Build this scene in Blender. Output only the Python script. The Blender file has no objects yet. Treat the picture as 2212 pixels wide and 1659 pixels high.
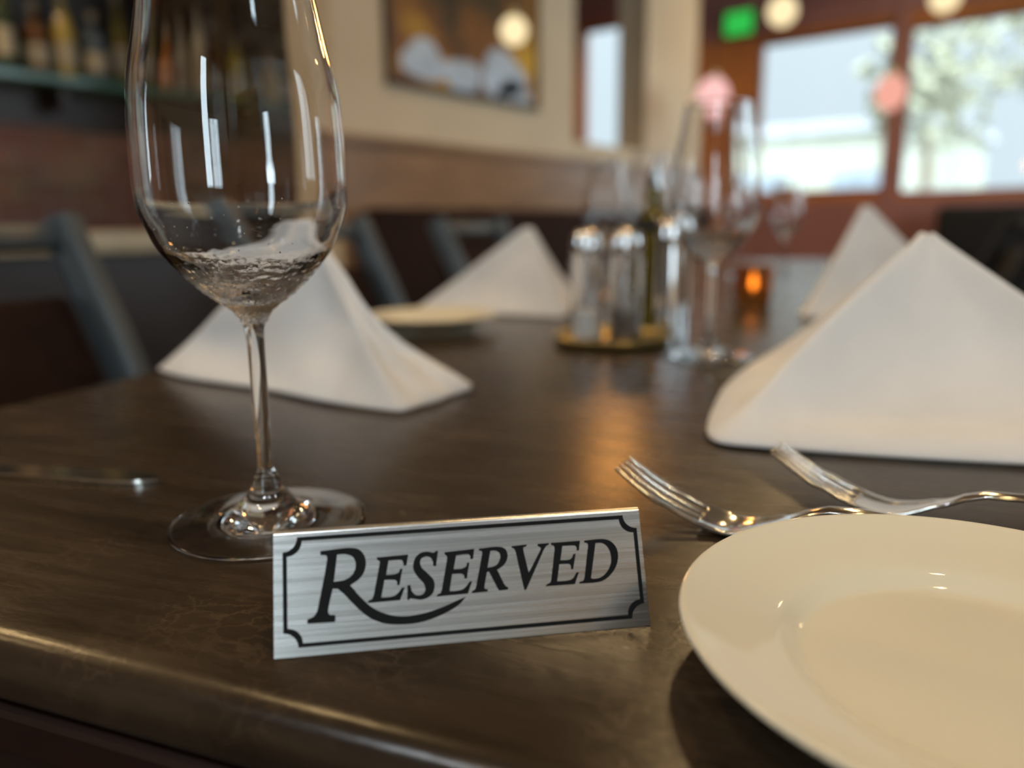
import bpy, bmesh, math, random
from mathutils import Vector, Matrix
from mathutils import noise as mnoise

S = bpy.context.scene
COL = S.collection
random.seed(7)

# ------------------------------------------------------------------ camera
TT = 0.75                                   # height of the table top above the floor
CAM = Vector((0, 0, TT + 0.128))
FPX = 1661.0
YAW, PITCH, ROLL = math.radians(38.5), math.radians(11.7), math.radians(0.6)
FWD = Vector((-math.sin(YAW) * math.cos(PITCH), math.cos(YAW) * math.cos(PITCH), -math.sin(PITCH)))
_r = Vector((math.cos(YAW), math.sin(YAW), 0)); _u = _r.cross(FWD)
RGT = math.cos(ROLL) * _r - math.sin(ROLL) * _u
UPV = math.sin(ROLL) * _r + math.cos(ROLL) * _u
cam_data = bpy.data.cameras.new('camera')
cam_data.sensor_fit = 'HORIZONTAL'; cam_data.sensor_width = 36.0
cam_data.lens = 36.0 * FPX / 2212
cam_data.clip_start = 0.01; cam_data.clip_end = 200
cam_data.dof.use_dof = True
cam_data.dof.focus_distance = 0.272
cam_data.dof.aperture_fstop = 3.9
cam = bpy.data.objects.new('camera', cam_data); COL.objects.link(cam)
M3 = Matrix((RGT, UPV, -FWD)).transposed()
cam.matrix_world = Matrix.Translation(CAM) @ M3.to_4x4()
S.camera = cam

# ------------------------------------------------------------------ exposure
S.view_settings.view_transform = 'Standard'; S.view_settings.look = 'None'
S.view_settings.exposure = 0.0; S.view_settings.gamma = 1.0; S.view_settings.use_curve_mapping = False
cy = S.cycles
cy.max_bounces = 14; cy.transmission_bounces = 14; cy.glossy_bounces = 6; cy.diffuse_bounces = 4
cy.transparent_max_bounces = 16
cy.sample_clamp_indirect = 20.0; cy.sample_clamp_direct = 0.0; cy.blur_glossy = 0.6
cy.caustics_refractive = True; cy.caustics_reflective = False
cy.use_denoising = True
cy.use_adaptive_sampling = True; cy.adaptive_threshold = 0.02

# ------------------------------------------------------------------ sky: an overcast day, much brighter behind the camera where the sun is
W = bpy.data.worlds.new('overcast_sky'); S.world = W; W.use_nodes = True
nt = W.node_tree; nt.nodes.clear()
out = nt.nodes.new('ShaderNodeOutputWorld'); bg = nt.nodes.new('ShaderNodeBackground')
geo = nt.nodes.new('ShaderNodeTexCoord')
dot = nt.nodes.new('ShaderNodeVectorMath'); dot.operation = 'DOT_PRODUCT'
dot.inputs[1].default_value = Vector((0.35, -0.90, 0.30)).normalized()
mr = nt.nodes.new('ShaderNodeMapRange'); mr.interpolation_type = 'SMOOTHSTEP'
mr.inputs['From Min'].default_value = -0.95; mr.inputs['From Max'].default_value = 0.85
mr.inputs['To Min'].default_value = 1.0
mr.inputs['To Max'].default_value = 12.0
bg.inputs['Color'].default_value = (0.76, 0.89, 1.0, 1)
nt.links.new(geo.outputs['Generated'], dot.inputs[0]); nt.links.new(dot.outputs['Value'], mr.inputs['Value'])
nt.links.new(mr.outputs['Result'], bg.inputs['Strength']); nt.links.new(bg.outputs['Background'], out.inputs['Surface'])


def area_light(name, loc, rot, sx, sy, power=0.0, color=(1, 1, 1), portal=False, shape='RECTANGLE', spread=180):
    d = bpy.data.lights.new(name, 'AREA'); d.shape = shape; d.size = sx
    if shape == 'RECTANGLE': d.size_y = sy
    d.energy = power; d.color = color; d.spread = math.radians(spread)
    d.cycles.is_portal = portal
    o = bpy.data.objects.new(name, d); COL.objects.link(o); o.location = loc; o.rotation_euler = rot
    return o


PI = math.pi
ROOM = dict(x0=-5.4, x1=2.5, y0=-2.5, y1=6.5, zc=2.9)
# window openings: (wall, lo, hi, z0, z1)
WIN_FAR = [(-2.56, -1.55, 1.11, 2.30), (-1.44, -0.30, 1.08, 2.26), (-2.72, -2.585, 1.11, 1.78), (-4.30, -3.28, 1.25, 2.66)]
WIN_REAR = [(0.72, 1.15, 0.60, 2.75), (-4.60, -3.20, 0.95, 2.60)]
WIN_RIGHT = [(-0.28, 0.25, 0.76, 1.16), (2.30, 3.70, 0.95, 2.65), (4.05, 5.60, 0.95, 2.65)]
FILL_BLIND_REAR = [(1.42, 2.40, 1.35, 2.70)]; FILL_BLIND_RIGHT = [(-2.40, -0.85, 1.45, 2.70), (-0.55, 1.70, 1.35, 2.70)]     # unseen windows added for light: their blinds glow into the sign and room
for (a, b, z0, z1) in WIN_FAR:
    area_light('daylight_portal', ((a + b) / 2, ROOM['y1'] + 0.02, (z0 + z1) / 2), (-PI / 2, 0, 0), b - a, z1 - z0, portal=True)
for (a, b, z0, z1) in WIN_REAR:
    area_light('daylight_portal', ((a + b) / 2, ROOM['y0'] - 0.02, (z0 + z1) / 2), (PI / 2, 0, 0), b - a, z1 - z0, portal=True)
for (a, b, z0, z1) in WIN_RIGHT:
    area_light('daylight_portal', (ROOM['x1'] + 0.02, (a + b) / 2, (z0 + z1) / 2), (PI / 2, 0, PI / 2), b - a, z1 - z0, portal=True)

# ------------------------------------------------------------------ helpers
def ray(px, py):
    return RGT * ((px - 1106) / FPX) - UPV * ((py - 829.5) / FPX) + FWD

def on_table(px, py, h=0.0):                 # a place on (or h above) the table top
    d = ray(px, py); return CAM + d * ((TT + h - CAM.z) / d.z)

def at_depth(px, py, z):
    return CAM + ray(px, py) * z

def at_x(px, py, x):
    d = ray(px, py); return CAM + d * (x / d.x)

def tag(o, label, cat, group=None, kind=None):
    o['label'] = label; o['category'] = cat
    if group: o['group'] = group
    if kind: o['kind'] = kind
    return o

def empty(name, loc, rz=0.0):
    o = bpy.data.objects.new(name, None); COL.objects.link(o)
    o.location = loc; o.rotation_euler = (0, 0, rz); o.empty_display_size = 0.02
    return o

def obj(name, bm, mat, parent=None, smooth=True, angle=40, loc=None, recalc=True):
    if recalc: bmesh.ops.recalc_face_normals(bm, faces=bm.faces)
    me = bpy.data.meshes.new(name); bm.to_mesh(me); bm.free()
    me.materials.append(mat)
    if smooth:
        for p in me.polygons: p.use_smooth = True
        try: me.set_sharp_from_angle(angle=math.radians(angle))
        except Exception: pass
    o = bpy.data.objects.new(name, me); COL.objects.link(o)
    if parent: o.parent = parent
    if loc is not None: o.location = loc
    return o

def struct(name, bm, mat, parent=None, smooth=False):
    o = obj(name, bm, mat, parent, smooth=smooth)
    if not parent: o['kind'] = 'structure'
    return o

def box(bm, lo, hi, bevel=0.0, seg=2, mtx=None):
    lo, hi = Vector(lo), Vector(hi); c = (lo + hi) / 2; d = hi - lo
    g = bmesh.ops.create_cube(bm, size=1.0)
    vs = g['verts']
    for v in vs: v.co = Vector((v.co.x * d.x, v.co.y * d.y, v.co.z * d.z)) + c
    if bevel > 0:
        es = list({e for v in vs for e in v.link_edges})
        r = bmesh.ops.bevel(bm, geom=es, offset=bevel, segments=seg, affect='EDGES', profile=0.5)
        vs = list({v for f in r['faces'] for v in f.verts} | {v for v in vs if v.is_valid})
    if mtx is not None:
        for v in vs: v.co = mtx @ v.co
    return bm

def nb(): return bmesh.new()

def boxm(lo, hi, bevel=0.0, seg=2): return box(nb(), lo, hi, bevel, seg)

def lathe(bm, prof, seg=64, cap0=False, cap1=False, wob=None):
    rings = []
    for (r, z) in prof:
        if r < 1e-7: rings.append([bm.verts.new((0, 0, z))])
        else:
            rg = []
            for i in range(seg):
                a = 2 * PI * i / seg; rr, zz = r, z
                if wob: rr, zz = wob(r, z, a)
                rg.append(bm.verts.new((rr * math.cos(a), rr * math.sin(a), zz)))
            rings.append(rg)
    for p, q in zip(rings, rings[1:]):
        for i in range(seg):
            j = (i + 1) % seg
            if len(p) == 1 and len(q) == 1: continue
            if len(p) == 1: bm.faces.new((p[0], q[i], q[j]))
            elif len(q) == 1: bm.faces.new((p[i], q[0], p[j]))
            else: bm.faces.new((p[i], q[i], q[j], p[j]))
    if cap0 and len(rings[0]) > 1: bm.faces.new(rings[0][::-1])
    if cap1 and len(rings[-1]) > 1: bm.faces.new(rings[-1])
    return bm

def spline(pts, k=6):
    P = [Vector(p) for p in pts]; o = []
    for i in range(len(P) - 1):
        p0 = P[i - 1] if i else P[i] * 2 - P[i + 1]; p1, p2 = P[i], P[i + 1]
        p3 = P[i + 2] if i + 2 < len(P) else p2 * 2 - p1
        for q in range(k):
            t = q / k
            o.append(0.5 * (2 * p1 + (p2 - p0) * t + (2 * p0 - 5 * p1 + 4 * p2 - p3) * t * t + (3 * p1 - p0 - 3 * p2 + p3) * t ** 3))
    o.append(P[-1]); return o

def prof_spline(pts, k=6):
    return [(max(0.0, p.x), p.y) for p in spline([(r, z, 0) for r, z in pts], k)]

def tube(bm, pts, rad, seg=10, caps=True):
    P = [Vector(p) for p in pts]; n = len(P)
    rads = rad if isinstance(rad, (list, tuple)) else [rad] * n
    rings = []; ref = None
    for i in range(n):
        t = (P[min(i + 1, n - 1)] - P[max(i - 1, 0)]).normalized()
        if ref is None: ref = t.orthogonal().normalized()
        ref = (ref - t * ref.dot(t)).normalized(); b = t.cross(ref)
        rings.append([bm.verts.new(P[i] + (ref * math.cos(2 * PI * j / seg) + b * math.sin(2 * PI * j / seg)) * rads[i]) for j in range(seg)])
    for p, q in zip(rings, rings[1:]):
        for j in range(seg): bm.faces.new((p[j], p[(j + 1) % seg], q[(j + 1) % seg], q[j]))
    if caps: bm.faces.new(rings[0][::-1]); bm.faces.new(rings[-1])
    return bm

def sphere(bm, r, c=(0, 0, 0), u=20, v=12, sz=1.0):
    g = bmesh.ops.create_uvsphere(bm, u_segments=u, v_segments=v, radius=r)
    for w in g['verts']: w.co = Vector((w.co.x, w.co.y, w.co.z * sz)) + Vector(c)
    return bm

def copy_tree(o, loc=None, rz=None, label=None, parent=None):
    c = o.copy(); COL.objects.link(c)
    if parent: c.parent = parent
    if loc is not None: c.location = loc
    if rz is not None: c.rotation_euler = (0, 0, rz)
    if label: c['label'] = label
    for ch in list(o.children): copy_tree(ch, parent=c)
    return c

# ------------------------------------------------------------------ materials
def new_mat(name):
    m = bpy.data.materials.new(name); m.use_nodes = True
    n = m.node_tree; n.nodes.clear()
    o = n.nodes.new('ShaderNodeOutputMaterial')
    return m, n, o

def rgba(c): return (c[0], c[1], c[2], 1)

def pm(name, col, rough=0.5, metal=0.0, var=0.15, scale=20.0, stretch=(1, 1, 1), bump=0.0, bscale=None, coat=0.0, spec=0.5, sheen=0.0, col2=None, rvar=0.0, aniso=0.0, sss=0.0):
    m, n, o = new_mat(name); N = n.nodes; L = n.links
    b = N.new('ShaderNodeBsdfPrincipled'); L.new(b.outputs[0], o.inputs[0])
    tc = N.new('ShaderNodeTexCoord'); mp = N.new('ShaderNodeMapping'); mp.inputs['Scale'].default_value = stretch
    nz = N.new('ShaderNodeTexNoise'); nz.inputs['Scale'].default_value = scale; nz.inputs['Detail'].default_value = 5
    cr = N.new('ShaderNodeValToRGB')
    c2 = col2 or [min(1, c * (1 + var)) for c in col]
    cr.color_ramp.elements[0].color = rgba([c * (1 - var) for c in col]) if col2 is None else rgba(col)
    cr.color_ramp.elements[1].color = rgba(c2)
    cr.color_ramp.elements[0].position = 0.3; cr.color_ramp.elements[1].position = 0.7
    L.new(tc.outputs['Object'], mp.inputs['Vector']); L.new(mp.outputs[0], nz.inputs['Vector'])
    L.new(nz.outputs['Fac'], cr.inputs[0]); L.new(cr.outputs[0], b.inputs['Base Color'])
    b.inputs['Roughness'].default_value = rough; b.inputs['Metallic'].default_value = metal
    b.inputs['Specular IOR Level'].default_value = spec; b.inputs['Coat Weight'].default_value = coat
    b.inputs['Coat Roughness'].default_value = 0.05
    b.inputs['Sheen Weight'].default_value = sheen; b.inputs['Anisotropic'].default_value = aniso
    if rvar:
        mr = N.new('ShaderNodeMapRange'); mr.inputs['To Min'].default_value = rough - rvar; mr.inputs['To Max'].default_value = rough + rvar
        L.new(nz.outputs['Fac'], mr.inputs['Value']); L.new(mr.outputs[0], b.inputs['Roughness'])
    if bump:
        n2 = N.new('ShaderNodeTexNoise'); n2.inputs['Scale'].default_value = bscale or scale * 3; n2.inputs['Detail'].default_value = 4
        L.new(mp.outputs[0], n2.inputs['Vector'])
        bp = N.new('ShaderNodeBump'); bp.inputs['Strength'].default_value = bump; bp.inputs['Distance'].default_value = 0.002
        L.new(n2.outputs['Fac'], bp.inputs['Height']); L.new(bp.outputs[0], b.inputs['Normal'])
    return m

def glass_mat(name, col=(1, 1, 1), ior=1.5, rough=0.0):
    m, n, o = new_mat(name)
    g = n.nodes.new('ShaderNodeBsdfGlass'); g.inputs['IOR'].default_value = ior; g.inputs['Roughness'].default_value = rough
    g.inputs['Color'].default_value = rgba(col); n.links.new(g.outputs[0], o.inputs[0]); return m

def pane_mat(name, tint=(0.96, 0.98, 0.97)):
    m, n, o = new_mat(name); N = n.nodes
    t = N.new('ShaderNodeBsdfTransparent'); t.inputs['Color'].default_value = rgba(tint)
    g = N.new('ShaderNodeBsdfGlossy'); g.inputs['Roughness'].default_value = 0.02
    f = N.new('ShaderNodeFresnel'); f.inputs['IOR'].default_value = 1.3
    x = N.new('ShaderNodeMixShader'); n.links.new(f.outputs[0], x.inputs[0])
    n.links.new(t.outputs[0], x.inputs[1]); n.links.new(g.outputs[0], x.inputs[2]); n.links.new(x.outputs[0], o.inputs[0]); return m

def lamp_mat(name, col, strength):
    m, n, o = new_mat(name); N = n.nodes
    e = N.new('ShaderNodeEmission'); e.inputs['Strength'].default_value = strength
    lw = N.new('ShaderNodeTexNoise'); lw.inputs['Scale'].default_value = 6
    cr = N.new('ShaderNodeValToRGB'); cr.color_ramp.elements[0].color = rgba([c * 0.9 for c in col]); cr.color_ramp.elements[1].color = rgba(col)
    n.links.new(lw.outputs['Fac'], cr.inputs[0]); n.links.new(cr.outputs[0], e.inputs['Color'])
    n.links.new(e.outputs[0], o.inputs[0]); return m

# brick
def brick_mat():
    m, n, o = new_mat('old_brick'); N = n.nodes; L = n.links
    b = N.new('ShaderNodeBsdfPrincipled'); L.new(b.outputs[0], o.inputs[0]); b.inputs['Roughness'].default_value = 0.75
    tc = N.new('ShaderNodeTexCoord'); sx = N.new('ShaderNodeSeparateXYZ'); cx = N.new('ShaderNodeCombineXYZ')
    L.new(tc.outputs['Object'], sx.inputs[0]); L.new(sx.outputs['Y'], cx.inputs['X']); L.new(sx.outputs['Z'], cx.inputs['Y'])
    br = N.new('ShaderNodeTexBrick'); br.inputs['Scale'].default_value = 1.0
    br.inputs['Brick Width'].default_value = 0.21; br.inputs['Row Height'].default_value = 0.072
    br.inputs['Mortar Size'].default_value = 0.006; br.inputs['Mortar Smooth'].default_value = 0.3
    br.inputs['Color1'].default_value = (0.20, 0.085, 0.06, 1); br.inputs['Color2'].default_value = (0.40, 0.19, 0.14, 1)
    br.inputs['Mortar'].default_value = (0.30, 0.25, 0.22, 1)
    L.new(cx.outputs[0], br.inputs['Vector'])
    nz = N.new('ShaderNodeTexNoise'); nz.inputs['Scale'].default_value = 3.0; nz.inputs['Detail'].default_value = 6
    L.new(tc.outputs['Object'], nz.inputs['Vector'])
    mx = N.new('ShaderNodeMix'); mx.data_type = 'RGBA'; mx.blend_type = 'MULTIPLY'; mx.inputs['Factor'].default_value = 0.6
    L.new(br.outputs['Color'], mx.inputs['A']); L.new(nz.outputs['Color'], mx.inputs['B']); L.new(mx.outputs['Result'], b.inputs['Base Color'])
    bp = N.new('ShaderNodeBump'); bp.inputs['Strength'].default_value = 0.5; bp.inputs['Distance'].default_value = 0.004; bp.invert = True
    L.new(br.outputs['Fac'], bp.inputs['Height']); L.new(bp.outputs[0], b.inputs['Normal'])
    return m

def table_mat():
    m, n, o = new_mat('dark_worn_table_top'); N = n.nodes; L = n.links
    b = N.new('ShaderNodeBsdfPrincipled'); L.new(b.outputs[0], o.inputs[0])
    tc = N.new('ShaderNodeTexCoord')
    def noise(scale, stretch, detail=5, rough=0.6, dist=0.0):
        mp = N.new('ShaderNodeMapping'); mp.inputs['Scale'].default_value = stretch
        nz = N.new('ShaderNodeTexNoise'); nz.inputs['Scale'].default_value = scale; nz.inputs['Detail'].default_value = detail
        nz.inputs['Roughness'].default_value = rough; nz.inputs['Distortion'].default_value = dist
        L.new(tc.outputs['Object'], mp.inputs[0]); L.new(mp.outputs[0], nz.inputs['Vector']); return nz
    def ramp(src, p0, c0, p1, c1):
        r = N.new('ShaderNodeValToRGB'); r.color_ramp.elements[0].position = p0; r.color_ramp.elements[1].position = p1
        r.color_ramp.elements[0].color = rgba(c0); r.color_ramp.elements[1].color = rgba(c1); L.new(src, r.inputs[0]); return r
    def mix(f, a, bb, blend='MIX'):
        x = N.new('ShaderNodeMix'); x.data_type = 'RGBA'; x.blend_type = blend
        if isinstance(f, float): x.inputs['Factor'].default_value = f
        else: L.new(f, x.inputs['Factor'])
        L.new(a, x.inputs['A'])
        if isinstance(bb, tuple): x.inputs['B'].default_value = rgba(bb)
        else: L.new(bb, x.inputs['B'])
        return x
    grain = noise(9.0, (1.0, 9.0, 1.0), 7, 0.65, 0.3)
    base = ramp(grain.outputs['Fac'], 0.32, (0.025, 0.0165, 0.0098), 0.72, (0.056, 0.038, 0.0235))
    blot = noise(14, (1, 1, 1), 4)
    bl = ramp(blot.outputs['Fac'], 0.3, (0.7, 0.68, 0.66), 0.75, (1.2, 1.2, 1.2))
    c1 = mix(1.0, base.outputs[0], bl.outputs[0], 'MULTIPLY')
    # pale leathery wisps: edges of distorted cells
    mp = N.new('ShaderNodeMapping'); mp.inputs['Scale'].default_value = (1.0, 1.7, 1.0); mp.inputs['Rotation'].default_value = (0, 0, 0.5)
    dn = noise(26, (1, 1, 1), 6)
    va = N.new('ShaderNodeVectorMath'); va.operation = 'MULTIPLY_ADD'; va.inputs[1].default_value = (0.07, 0.07, 0.0)
    L.new(tc.outputs['Object'], mp.inputs[0]); L.new(dn.outputs['Color'], va.inputs[0]); L.new(mp.outputs[0], va.inputs[2])
    vo = N.new('ShaderNodeTexVoronoi'); vo.feature = 'DISTANCE_TO_EDGE'; vo.inputs['Scale'].default_value = 85
    L.new(va.outputs[0], vo.inputs['Vector'])
    ed = ramp(vo.outputs['Distance'], 0.0, (1, 1, 1), 0.10, (0, 0, 0))
    msk = noise(16, (1, 1, 1), 3); mk = ramp(msk.outputs['Fac'], 0.5, (0, 0, 0), 0.75, (0.36, 0.36, 0.36))
    fac = mix(1.0, ed.outputs[0], mk.outputs[0], 'MULTIPLY')
    c2 = mix(fac.outputs['Result'], c1.outputs['Result'], (0.15, 0.10, 0.058))
    L.new(c2.outputs['Result'], b.inputs['Base Color'])
    rr = N.new('ShaderNodeMapRange'); rr.inputs['To Min'].default_value = 0.16; rr.inputs['To Max'].default_value = 0.36
    L.new(grain.outputs['Fac'], rr.inputs['Value']); L.new(rr.outputs[0], b.inputs['Roughness'])
    fine = noise(160, (1, 2.2, 1), 4)
    b1 = N.new('ShaderNodeBump'); b1.inputs['Strength'].default_value = 0.25; b1.inputs['Distance'].default_value = 0.0004
    L.new(fine.outputs['Fac'], b1.inputs['Height'])
    b2 = N.new('ShaderNodeBump'); b2.inputs['Strength'].default_value = 0.2; b2.inputs['Distance'].default_value = 0.0004
    L.new(fac.outputs['Result'], b2.inputs['Height']); L.new(b1.outputs[0], b2.inputs['Normal']); L.new(b2.outputs[0], b.inputs['Normal'])
    b.inputs['Specular IOR Level'].default_value = 0.42
    return m

def brushed_mat():
    m, n, o = new_mat('brushed_aluminium'); N = n.nodes; L = n.links
    b = N.new('ShaderNodeBsdfPrincipled'); L.new(b.outputs[0], o.inputs[0]); b.inputs['Metallic'].default_value = 1.0
    tc = N.new('ShaderNodeTexCoord'); mp = N.new('ShaderNodeMapping'); mp.inputs['Scale'].default_value = (7, 900, 900)
    nz = N.new('ShaderNodeTexNoise'); nz.inputs['Scale'].default_value = 1.0; nz.inputs['Detail'].default_value = 4
    L.new(tc.outputs['Object'], mp.inputs[0]); L.new(mp.outputs[0], nz.inputs['Vector'])
    cr = N.new('ShaderNodeValToRGB'); cr.color_ramp.elements[0].position = 0.3; cr.color_ramp.elements[1].position = 0.7
    cr.color_ramp.elements[0].color = (0.62, 0.62, 0.61, 1); cr.color_ramp.elements[1].color = (0.86, 0.86, 0.85, 1)
    L.new(nz.outputs['Fac'], cr.inputs[0]); L.new(cr.outputs[0], b.inputs['Base Color'])
    rr = N.new('ShaderNodeMapRange'); rr.inputs['To Min'].default_value = 0.22; rr.inputs['To Max'].default_value = 0.32
    L.new(nz.outputs['Fac'], rr.inputs['Value']); L.new(rr.outputs[0], b.inputs['Roughness'])
    bp = N.new('ShaderNodeBump'); bp.inputs['Strength'].default_value = 0.25; bp.inputs['Distance'].default_value = 0.0002
    L.new(nz.outputs['Fac'], bp.inputs['Height']); L.new(bp.outputs[0], b.inputs['Normal'])
    return m

def painting_mat():
    m, n, o = new_mat('abstract_amber_canvas'); N = n.nodes; L = n.links
    b = N.new('ShaderNodeBsdfPrincipled'); L.new(b.outputs[0], o.inputs[0]); b.inputs['Roughness'].default_value = 0.35
    tc = N.new('ShaderNodeTexCoord')
    nz = N.new('ShaderNodeTexNoise'); nz.inputs['Scale'].default_value = 3.2; nz.inputs['Detail'].default_value = 3
    L.new(tc.outputs['Object'], nz.inputs['Vector'])
    cr = N.new('ShaderNodeValToRGB'); e = cr.color_ramp.elements
    e[0].position = 0.35; e[0].color = (0.05, 0.035, 0.015, 1); e[1].position = 0.7; e[1].color = (0.60, 0.34, 0.03, 1)
    x = e.new(0.5); x.color = (0.20, 0.08, 0.02, 1)
    L.new(nz.outputs['Fac'], cr.inputs[0]); L.new(cr.outputs[0], b.inputs['Base Color'])
    return m

M = {}
M['brick'] = brick_mat(); M['table'] = table_mat(); M['brushed'] = brushed_mat(); M['canvas'] = painting_mat()
M['cream'] = pm('cream_wall_paint', (0.56, 0.45, 0.31), 0.7, var=0.05, scale=4, bump=0.1, bscale=120)
M['rust'] = pm('rust_wall_paint', (0.42, 0.13, 0.025), 0.6, var=0.12, scale=3)
M['maroon'] = pm('maroon_wall_paint', (0.30, 0.12, 0.095), 0.6, var=0.1, scale=3)
M['ceiling'] = pm('ceiling_paint', (0.34, 0.24, 0.16), 0.8, var=0.06, scale=3)
M['floor'] = pm('dark_floor_boards', (0.025, 0.010, 0.006), 0.5, var=0.35, scale=4, stretch=(1, 8, 1))
M['panel'] = pm('brown_wood_paneling', (0.24, 0.135, 0.070), 0.28, var=0.25, scale=5, stretch=(1, 1, 6))
M['tanreflect'] = pm('tan_reflection_panel', (0.60, 0.33, 0.10), 0.5, var=0.15, scale=5, stretch=(1, 1, 6))
M['winframe'] = pm('red_brown_window_wood', (0.14, 0.045, 0.028), 0.5, var=0.2, scale=8)
M['pane'] = pane_mat('window_glass')
M['darkwood'] = pm('dark_bar_wood', (0.020, 0.010, 0.006), 0.45, var=0.3, scale=8, stretch=(1, 1, 5))
M['plate'] = pm('cream_glazed_china', (0.80, 0.74, 0.58), 0.5, var=0.03, scale=8, coat=1.0, spec=0.25)
M['napkin'] = pm('white_napkin_cloth', (0.80, 0.78, 0.76), 0.9, var=0.03, scale=30, bump=0.25, bscale=900, sheen=0.25, spec=0.2)
M['steel'] = pm('polished_steel', (0.72, 0.70, 0.66), 0.14, metal=1.0, var=0.06, scale=60, rvar=0.05)
M['chrome'] = pm('chrome', (0.82, 0.83, 0.85), 0.08, metal=1.0, var=0.04, scale=30)
M['ink'] = pm('black_print', (0.004, 0.004, 0.005), 0.6, var=0.2, scale=200, spec=0.2)
M['glass'] = glass_mat('clear_crystal')
M['slate'] = pm('slate_painted_frame', (0.058, 0.073, 0.082), 0.33, var=0.15, scale=25)
M['leather'] = pm('dark_brown_leather', (0.020, 0.008, 0.005), 0.8, var=0.3, scale=30, bump=0.3, bscale=200, spec=0.15)
M['blackleather'] = pm('black_leather', (0.009, 0.008, 0.008), 0.6, var=0.3, scale=30, bump=0.3, bscale=200, spec=0.25)
M['pale'] = pm('pale_stone_counter', (0.50, 0.43, 0.30), 0.35, var=0.12, scale=12)
M['brass'] = pm('dull_brass', (0.42, 0.32, 0.13), 0.35, metal=0.8, var=0.15, scale=30)
M['frame'] = pm('dark_picture_frame', (0.05, 0.03, 0.018), 0.4, var=0.2, scale=20)

# ------------------------------------------------------------------ the room
def holed_wall(name, axis, t0, t1, lo, hi, z0, z1, holes, mat):
    """a wall along x ('x') or y ('y'), t0..t1 thick, with rectangular openings"""
    A = sorted({lo, hi} | {h[0] for h in holes} | {h[1] for h in holes}); Z = sorted({z0, z1} | {h[2] for h in holes} | {h[3] for h in holes})
    bm = nb()
    for a, b in zip(A, A[1:]):
        run = None
        for c, d in zip(Z, Z[1:]):
            mid = ((a + b) / 2, (c + d) / 2)
            if any(h[0] < mid[0] < h[1] and h[2] < mid[1] < h[3] for h in holes): continue
            if axis == 'x': box(bm, (a, t0, c), (b, t1, d))
            else: box(bm, (t0, a, c), (t1, b, d))
    bmesh.ops.remove_doubles(bm, verts=bm.verts, dist=1e-5)
    seen = {}
    for f in list(bm.faces):                                   # drop the inner faces where two blocks meet
        k = tuple(round(v, 4) for v in f.calc_center_median())
        if k in seen: bmesh.ops.delete(bm, geom=[f, seen[k]], context='FACES_ONLY')
        else: seen[k] = f
    return struct(name, bm, mat)

X0, X1, Y0, Y1, ZC = ROOM['x0'], ROOM['x1'], ROOM['y0'], ROOM['y1'], ROOM['zc']
struct('floor', boxm((X0 - .2, Y0 - .2, -0.1), (X1 + .2, Y1 + .2, 0)), M['floor'])
struct('ceiling', boxm((X0 - .2, Y0 - .2, ZC), (X1 + .2, Y1 + .2, ZC + 0.1)), M['ceiling'])
holed_wall('wall_far', 'x', Y1, Y1 + 0.15, X0 - 0.2, X1 + 0.2, 0, ZC, WIN_FAR, M['rust'])
holed_wall('wall_rear', 'x', Y0 - 0.15, Y0, X0 - 0.2, X1 + 0.2, 0, ZC, WIN_REAR + FILL_BLIND_REAR, M['cream'])
holed_wall('wall_right', 'y', X1, X1 + 0.15, Y0, Y1, 0, ZC, WIN_RIGHT + FILL_BLIND_RIGHT, M['cream'])
struct('wall_left', boxm((X0, Y0, 0), (-3.8, 4.5, ZC)), M['brick'])
struct('wall_side', boxm((X0 - 0.15, 4.5, 0), (X0, Y1, ZC)), M['maroon'])
holed_wall('wall_partition', 'y', -2.70, -2.50, 2.05, 5.24, 0, ZC, [(3.72, 4.52, 1.33, 2.55)], M['cream'])
bm = nb(); box(bm, (-3.05, Y1 - 0.03, 2.36), (X1, Y1, ZC)); box(bm, (X0, Y1 - 0.03, 2.70), (-3.05, Y1, ZC))
struct('trim_1', bm, M['maroon'])                # dark red band over the windows
bm = nb(); box(bm, (-2.80, Y1 - 0.02, 0), (X1, Y1, 1.04))
box(bm, (-1.54, Y1 - 0.025, 1.041), (-1.45, Y1, 2.359))
struct('trim_2', bm, M['maroon'])                                                        # dark red dado below the windows
bm = nb(); box(bm, (-2.5, 2.05, 0), (-2.475, 5.24, 1.21)); box(bm, (-2.5, 2.05, 1.205), (-2.46, 5.24, 1.24), 0.006)
struct('trim_3', bm, M['panel'])                                                         # brown wainscot of the partition
def fill_blind_mat():
    m, n, o = new_mat('pale_fill_blind'); N = n.nodes
    d = N.new('ShaderNodeBsdfDiffuse'); d.inputs['Color'].default_value = (.55, .55, .53, 1); d2 = N.new('ShaderNodeBsdfTranslucent')
    nz = N.new('ShaderNodeTexNoise'); nz.inputs['Scale'].default_value = 3; cr = N.new('ShaderNodeValToRGB')
    cr.color_ramp.elements[0].color = (.15, .15, .147, 1); cr.color_ramp.elements[1].color = (.19, .19, .187, 1)
    n.links.new(nz.outputs['Fac'], cr.inputs[0]); n.links.new(cr.outputs[0], d2.inputs['Color'])
    a = N.new('ShaderNodeAddShader'); n.links.new(d.outputs[0], a.inputs[0]); n.links.new(d2.outputs[0], a.inputs[1]); n.links.new(a.outputs[0], o.inputs[0]); return m
M['blind'] = fill_blind_mat()
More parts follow.
